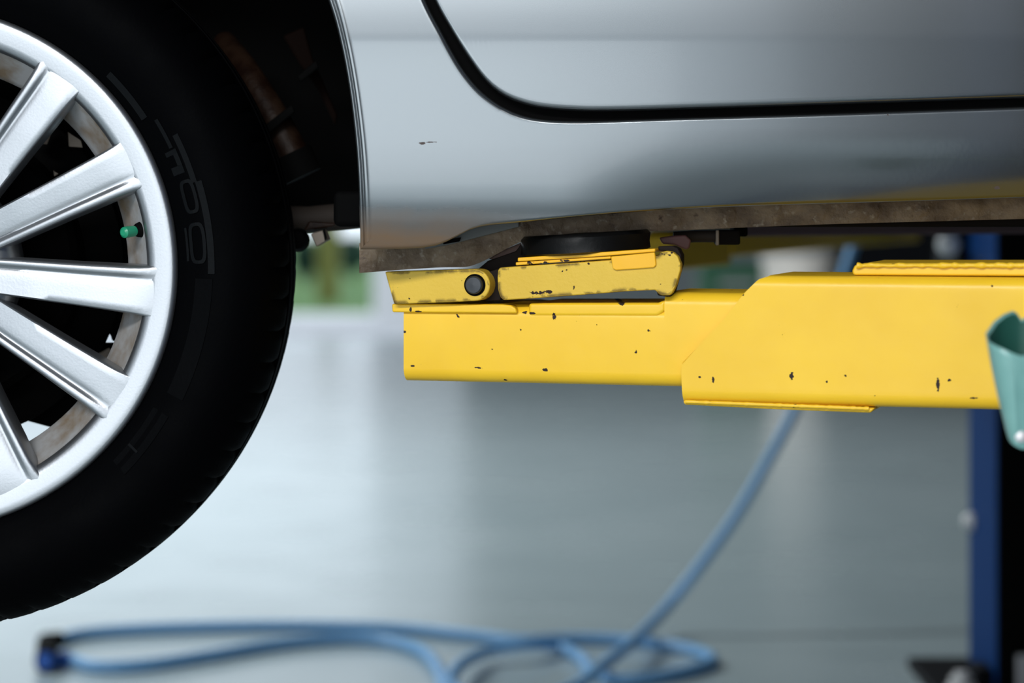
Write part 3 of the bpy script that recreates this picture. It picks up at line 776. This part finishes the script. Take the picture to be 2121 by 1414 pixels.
# outer sleeve
sl_t = lambda px: 0
zt2 = arm(1700, 571.5, 0.0).z; zb2 = arm(1700, 841, 0.0).z
rowt = lambda px: HY-(zt2-EYE)*F/arm(px, 600, 0.0).y
rowb = lambda px: HY-(zb2-EYE)*F/arm(px, 600, 0.0).y
def sleeve():
    W = 0.132; R = 0.0105
    bm = bmesh.new(); outer = []
    # section points (u, z); each gets its own starting column so that the mouth slopes
    sec = []
    for cx, cz, a0 in ((W-R, zt2-R, 0), (R, zt2-R, 90), (R, zb2+R, 180), (W-R, zb2+R, 270)):
        for k in range(9):
            a = math.radians(a0+90*k/8); sec.append((cx+R*math.cos(a), cz+R*math.sin(a)))
    # densify the upright walls so that the slanted mouth edge is straight
    def dens(p, q, n): return [(p[0]+(q[0]-p[0])*k/n, p[1]+(q[1]-p[1])*k/n) for k in range(1, n)]
    full = []
    for i, p in enumerate(sec):
        full.append(p); q_ = sec[(i+1) % len(sec)]
        if abs(p[1]-q_[1]) > 0.02: full += dens(p, q_, 24)
    def mouth(u, z):
        row = HY-(z-EYE)*F/arm(1500, 600).y
        px = pw(row, [(571,1590),(578,1570),(608,1540),(655,1504),(705,1458),(757,1412),(775,1411),(842,1414)])
        b = arm(px, 600); return Vector((b.x, b.y, 0))
    endp = arm(2440, 600); endp = Vector((endp.x, endp.y, 0))
    f0, f1, g0, g1 = [], [], [], []
    th = 0.005
    for u, z in full:
        st = mouth(u, z)
        uu = min(max(u, 0), W); 
        f0.append(st+N*u+Vector((0, 0, z))); f1.append(endp+N*u+Vector((0, 0, z)))
        ui = W/2+(u-W/2)*(W/2-th)/(W/2); zc = (zt2+zb2)/2; zi = zc+(z-zc)*((zt2-zb2)/2-th)/((zt2-zb2)/2)
        g0.append(st+N*ui+Vector((0, 0, zi))); g1.append(endp+N*ui+Vector((0, 0, zi)))
    add_rings(bm, [g1, g0, f0, f1], True, False)
    return finish('outer_sleeve', bm, M['arm'], la, ang=35)
sleeve()
slabp('bottom_strip', [(1414,829),(1600,836.5),(1812,845),(1803,855),(1600,847.5),(1417,838)], 0.004, 0.112, M['arm'], 0.0016)
slabp('top_plate', [(1770,549),(1790,545),(2440,545),(2440,573),(1768,570),(1764,562)], 0.012, 0.125, M['arm'], 0.002)
# weld bead along the top plate
for nm, x0, x1, yrow, rr in (('weld_bead', 1775, 2430, 552.5, 0.0019),):
    bm = bmesh.new(); n = 150
    pth = [arm(x0+(x1-x0)*k/n, yrow-3+1.5*noise.noise(Vector((k*0.23, 0, 0))), 0.010) for k in range(n+1)]
    add_tube(bm, pth, lambda f: rr*(1+0.75*noise.noise(Vector((f*60, 1.3, 0)))), 10); finish(nm, bm, M['arm'], la, ang=80)
bm = bmesh.new(); n = 60
pth = [arm(1420+380*k/n, 831.5+14.5*k/n, 0.002) for k in range(n+1)]
add_tube(bm, pth, lambda f: 0.0016*(1+0.5*noise.noise(Vector((f*40, 0, 5)))), 8); finish('weld_bead', bm, M['arm'], la, ang=80)

# near post, just outside the frame to the right, carries the arm
ep = arm(2440, 600)
np_ = la
px0, py0 = 0.50, 1.34
bm = bmesh.new(); add_box(bm, (px0, py0, 0.012), (px0+0.012, py0+0.26, 2.9)); add_box(bm, (px0+0.012, py0, 0.012), (px0+0.30, py0+0.012, 2.9)); add_box(bm, (px0+0.288, py0+0.012, 0.012), (px0+0.30, py0+0.26, 2.9)); finish('column', bm, M['blue'], np_, 0.002)
box('base_plate', (px0-0.08, py0-0.06, 0), (px0+0.38, py0+0.34, 0.014), M['blue'], np_, 0.002)
box('carriage', (ep.x-0.004, py0+0.262, zb2-0.03), (px0+0.30, 1.985, zt2+0.04), M['dark'], np_, 0.004)

# green pocket hanging at the right edge in front of the arm
PY = 1.70
gp = thing('tool_pocket', (at(2140, 0, PY).x, PY+0.02, 0.0), 'green enamelled tool pocket with slanted open mouth before the yellow arm', 'holder')
def pk(px, py, dy=0.0): return at(px, py, PY+dy)
# wall ring: columns from the left corner round the front, then round the back
cols = [  # (mouth px, mouth py, foot px, foot py, depth at mouth, depth at foot)
    (2045, 690, 2088, 893, 0.000, 0.004), (2049, 706, 2090, 902, -0.014, -0.006), (2062, 714, 2094, 911, -0.020, -0.010), (2080, 722, 2101, 918, -0.023, -0.013),
    (2098, 731, 2108, 923, -0.024, -0.014), (2112, 736, 2116, 926, -0.022, -0.013), (2135, 737, 2126, 926, -0.022, -0.013), (2165, 733, 2140, 922, -0.020, -0.012), (2192, 722, 2152, 912, -0.012, -0.006), (2202, 704, 2157, 899, 0.0, 0.004),
    (2192, 676, 2152, 890, 0.016, 0.010), (2165, 655, 2140, 886, 0.022, 0.013), (2135, 650, 2126, 884, 0.024, 0.014), (2116, 662, 2118, 884, 0.024, 0.014), (2106, 648, 2110, 884, 0.024, 0.014), (2098, 643.5, 2105, 885, 0.023, 0.013), (2080, 651, 2098, 886, 0.020, 0.011), (2062, 665, 2092, 888, 0.012, 0.008)]
bm = bmesh.new(); rings = []
for f in [k/14 for k in range(15)]:
    ring = []
    for mx, my, fx, fy, d0, d1 in cols:
        bow = 1.2*math.sin(math.pi*f)
        ring.append(pk(mx+(fx-mx)*f**1.12-bow, my+(fy-my)*f, d0+(d1-d0)*f))
    rings.append(ring)
vs = add_rings(bm, rings, True, False)
bm.faces.new(vs[-1])
shell = finish('shell', bm, M['pocket'], gp, ang=34)
sd = shell.modifiers.new('thick', 'SOLIDIFY'); sd.thickness = 0.0013; sd.offset = 1
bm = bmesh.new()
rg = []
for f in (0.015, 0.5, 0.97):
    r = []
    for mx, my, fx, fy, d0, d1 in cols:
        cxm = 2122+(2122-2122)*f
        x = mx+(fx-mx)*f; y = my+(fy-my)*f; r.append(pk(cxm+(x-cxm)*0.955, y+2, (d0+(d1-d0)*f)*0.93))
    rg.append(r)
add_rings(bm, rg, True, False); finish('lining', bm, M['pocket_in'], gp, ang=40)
bm = bmesh.new(); lathe(bm, [(.0005,-.0040),(.0026,-.0036),(.0042,-.0022),(.0046,0),(.0046,.006)], pk(2113, 903, -0.0135), 'Y', 18); finish('screw', bm, M['zinc'], gp)
bm = bmesh.new(); add_box(bm, (at(2160,0,PY).x, PY+0.012, at(0,700,PY).z), (px0-0.0005, PY+0.020, at(0,672,PY).z)); finish('hanger_strap', bm, M['pocket'], gp, 0.001)

# ------------------------------------------------------------------ far lift: post, arm
FY = 4.02
fpz = thing('car_lift', (at(2140, 0, FY).x, FY+0.1, 0), 'far lift with blue post on the floor and shaded yellow arm behind the front arm', 'lift')
bx0 = at(2064, 0, FY).x; FB = FY+0.235
box('side_web', (bx0, FY+0.004, 0.02), (bx0+0.008, FB, 3.0), M['blue'], fpz, 0.002)
box('side_web', (bx0+0.292, FY+0.004, 0.02), (bx0+0.30, FB, 3.0), M['blue'], fpz, 0.002)
box('back_web', (bx0, FB, 0.02), (bx0+0.30, FB+0.008, 3.0), M['blue'], fpz, 0.002)
box('channel_cover', (bx0+0.002, FY-0.004, 0.02), (bx0+0.298, FY+0.004, 2.9), M['black'], fpz, 0.002)
box('base_plate', (bx0-0.10, FY-0.06, 0), (bx0+0.40, FB+0.06, 0.02), M['dark'], fpz, 0.003)
def bolt(name, c, r, parent, m=M['zinc']):
    bm = bmesh.new(); lathe(bm, [(.001,-.012),(r*.7,-.011),(r,-.006),(r,0.012)], c, 'Y', 18); return finish(name, bm, m, parent)
bm = bmesh.new(); lathe(bm, [(.001,-.018),(.008,-.017),(.013,-.011),(.015,-.004),(.015,.002)], Vector((bx0, 0, 0))+Vector((0, FB-0.03, at(0,1080,FB-0.03).z)), 'X', 18); finish('bolt', bm, M['zinc'], fpz)
bolt('cap', at(1965, 506, 4.15), 0.019, fpz)
bm = bmesh.new(); add_tube(bm, [at(1965, 506, 4.16), at(1965, 506, 4.30), at(2020, 506, 4.34)], 0.012, 10); finish('cap_bracket', bm, M['dark'], fpz)
bm = bmesh.new(); ab = Vector((bx0-0.055, FY+0.02, 0.0))
lathe(bm, [(.026,.020),(.026,.024),(.019,.024),(.019,.038),(.012,.039),(.012,.047),(.002,.048)], ab, 'Z', 20); finish('anchor_bolt', bm, M['zinc'], fpz)
box('cable_guard', (bx0-0.03, FY+0.02, 0.02), (bx0-0.002, FY+0.09, 0.052), M['dark'], fpz, 0.004)
box('foot_block', (at(2103,0,FY).x, FY-0.03, 0.02), (at(2103,0,FY).x+0.1, FY+0.012, EYE-(1352-HY)*FY/F), M['grey'], fpz, 0.004)
# arm
fa_ = fpz
pA = Vector((at(1395, 0, 3.0).x, 3.0, 0)); pB = Vector((bx0-0.02, 4.66, 0))
dA = (pB-pA).normalized(); nA = Vector((-dA.y, dA.x, 0))
def bar(name, f0, f1, w_, z0, z1, m, parent):
    a_ = pA.lerp(pB, f0); b_ = pA.lerp(pB, f1); bm = bmesh.new()
    add_prism(bm, [a_+Vector((0,0,z0)), b_+Vector((0,0,z0)), b_+Vector((0,0,z1)), a_+Vector((0,0,z1))],
              [a_+nA*w_+Vector((0,0,z0)), b_+nA*w_+Vector((0,0,z0)), b_+nA*w_+Vector((0,0,z1)), a_+nA*w_+Vector((0,0,z1))])
    return finish(name, bm, m, parent, 0.004)
bar('inner_beam', 0.0, 0.165, 0.09, 0.746, 0.790, M['far_arm'], fa_)
bar('outer_sleeve', 0.17, 1.0, 0.12, 0.757, 0.794, M['far_arm'], fa_)
bar('top_strip', 0.40, 1.0, 0.06, 0.794, 0.797, M['far_arm'], fa_)
box('carriage', (bx0-0.02, FB+0.01, 0.70), (bx0+0.26, FB+0.24, 1.1), M['dark'], fpz, 0.004)

# ------------------------------------------------------------------ blue air hose
HR = 0.0108
hs = thing('air_hose', on_floor(1240, 1395), 'pale blue air hose hanging down and looping over the grey floor', 'hose')
def fp(px, py, lift=0.0): return on_floor(px, py, HR+lift)
fall = [at(1790, 440, 5.2), at(1757, 540, 5.15), at(1722, 655, 5.05), at(1681, 765, 4.95), at(1640, 862, 4.88), at(1585, 965, 4.80), at(1520, 1075, 4.74), at(1440, 1185, 4.68), at(1370, 1270, 4.63)]
path = fall+[fp(1305, 1333, 0.03), fp(1240, 1383, 0.022), fp(1195, 1418, 0.004), fp(1110, 1450), fp(1010, 1452), fp(940, 1425, 0.002), fp(945, 1385, 0.024), fp(1000, 1352, 0.012), fp(1090, 1334, 0.020), fp(1160, 1340, 0.003), fp(1205, 1363), fp(1228, 1390), fp(1290, 1407), fp(1375, 1399), fp(1450, 1381), fp(1476, 1364), fp(1420, 1342), fp(1300, 1326), fp(1180, 1322), fp(1080, 1326), fp(990, 1317), fp(850, 1303), fp(700, 1297), fp(500, 1296), fp(300, 1302), fp(170, 1312), fp(120, 1325)]
bm = bmesh.new(); add_tube(bm, spline(path, 12), HR, 14); finish('tube', bm, M['hose'], hs)
path2 = [fp(140, 1364), fp(200, 1379), fp(300, 1376), fp(430, 1357), fp(570, 1334), fp(700, 1322), fp(800, 1326), fp(870, 1346), fp(905, 1380), fp(918, 1420), fp(915, 1480)]
bm = bmesh.new(); add_tube(bm, spline(path2, 12), HR, 14); finish('tube', bm, M['hose'], hs)
a_, b_ = on_floor(96, 1330, 0.022), on_floor(100, 1366, 0.020)
bm = bmesh.new(); add_tube(bm, [fp(122, 1325, 0.008), a_+Vector((0,0,0.0)), a_.lerp(b_, 0.5), b_+Vector((0.0, -0.012, 0))], lambda f: 0.016+0.006*f, 16); cp = finish('coupler', bm, M['black'], hs, label='black hose coupler')
bm = bmesh.new(); add_tube(bm, [b_+Vector((-0.004, -0.02, 0.002)), b_.lerp(fp(140, 1364), 0.6), fp(146, 1366)], lambda f: 0.016-0.003*f, 16); finish('coupler_sleeve', bm, mat('coupler_blue', (0.02, 0.10, 0.42), 0.4), cp)

# ------------------------------------------------------------------ things at the back of the workshop
BY = 10.4
wb_ = thing('waste_bin', (at(1660, 0, BY).x, BY+0.15, 0), 'white round bin standing far back between the two yellow arms', 'bin')
bm = bmesh.new(); lathe(bm, [(.125,0),(.13,.004),(.152,.58),(.149,.58),(.128,.02),(.001,.02)], wb_.location, 'Z', 40); finish('bin_body', bm, M['white'], wb_)
zt_b = EYE-(527-HY)*BY/F
bm = bmesh.new(); lathe(bm, [(.160,.572),(.162,.60),(.150,zt_b),(.001,zt_b+0.002),(.001,.585),(.150,.585)], wb_.location, 'Z', 40); finish('bin_lid', bm, M['white'], wb_)
gc = thing('tool_cabinet', (at(1530, 0, 11).x, 11.2, 0), 'dark green tool cabinet far back left of the white bin', 'cabinet')
gx0, gx1 = at(1452, 0, 11).x, at(1600, 0, 11).x; gz = EYE-(548-HY)*11/F
box('body', (gx0, 11.0, 0.02), (gx1, 11.4, gz), M['darkgreen'], gc, 0.006)
for k in range(2):
    d_ = box('drawer', (gx0+0.015, 10.985, 0.05+k*0.25), (gx1-0.015, 11.0, 0.27+k*0.25), M['darkgreen'], gc, 0.004)
    box('handle', (gx0+0.08, 10.965, 0.20+k*0.25), (gx1-0.08, 10.985, 0.225+k*0.25), M['grey'], d_, 0.003)
dc = thing('locker', (1.9, 11.2, 0), 'charcoal steel locker row far back at the right', 'locker')
lx0 = at(1745, 0, 10.9).x
box('body', (lx0, 10.9, 0.0), (lx0+2.2, 11.5, 1.75), M['dark'], dc, 0.006)
for k in range(4):
    d_ = box('door', (lx0+0.01+k*0.55, 10.88, 0.04), (lx0+0.54+k*0.55, 10.9, 1.72), M['dark'], dc, 0.004)
    box('handle', (lx0+0.46+k*0.55, 10.86, 0.85), (lx0+0.48+k*0.55, 10.88, 1.0), M['grey'], d_, 0.003)
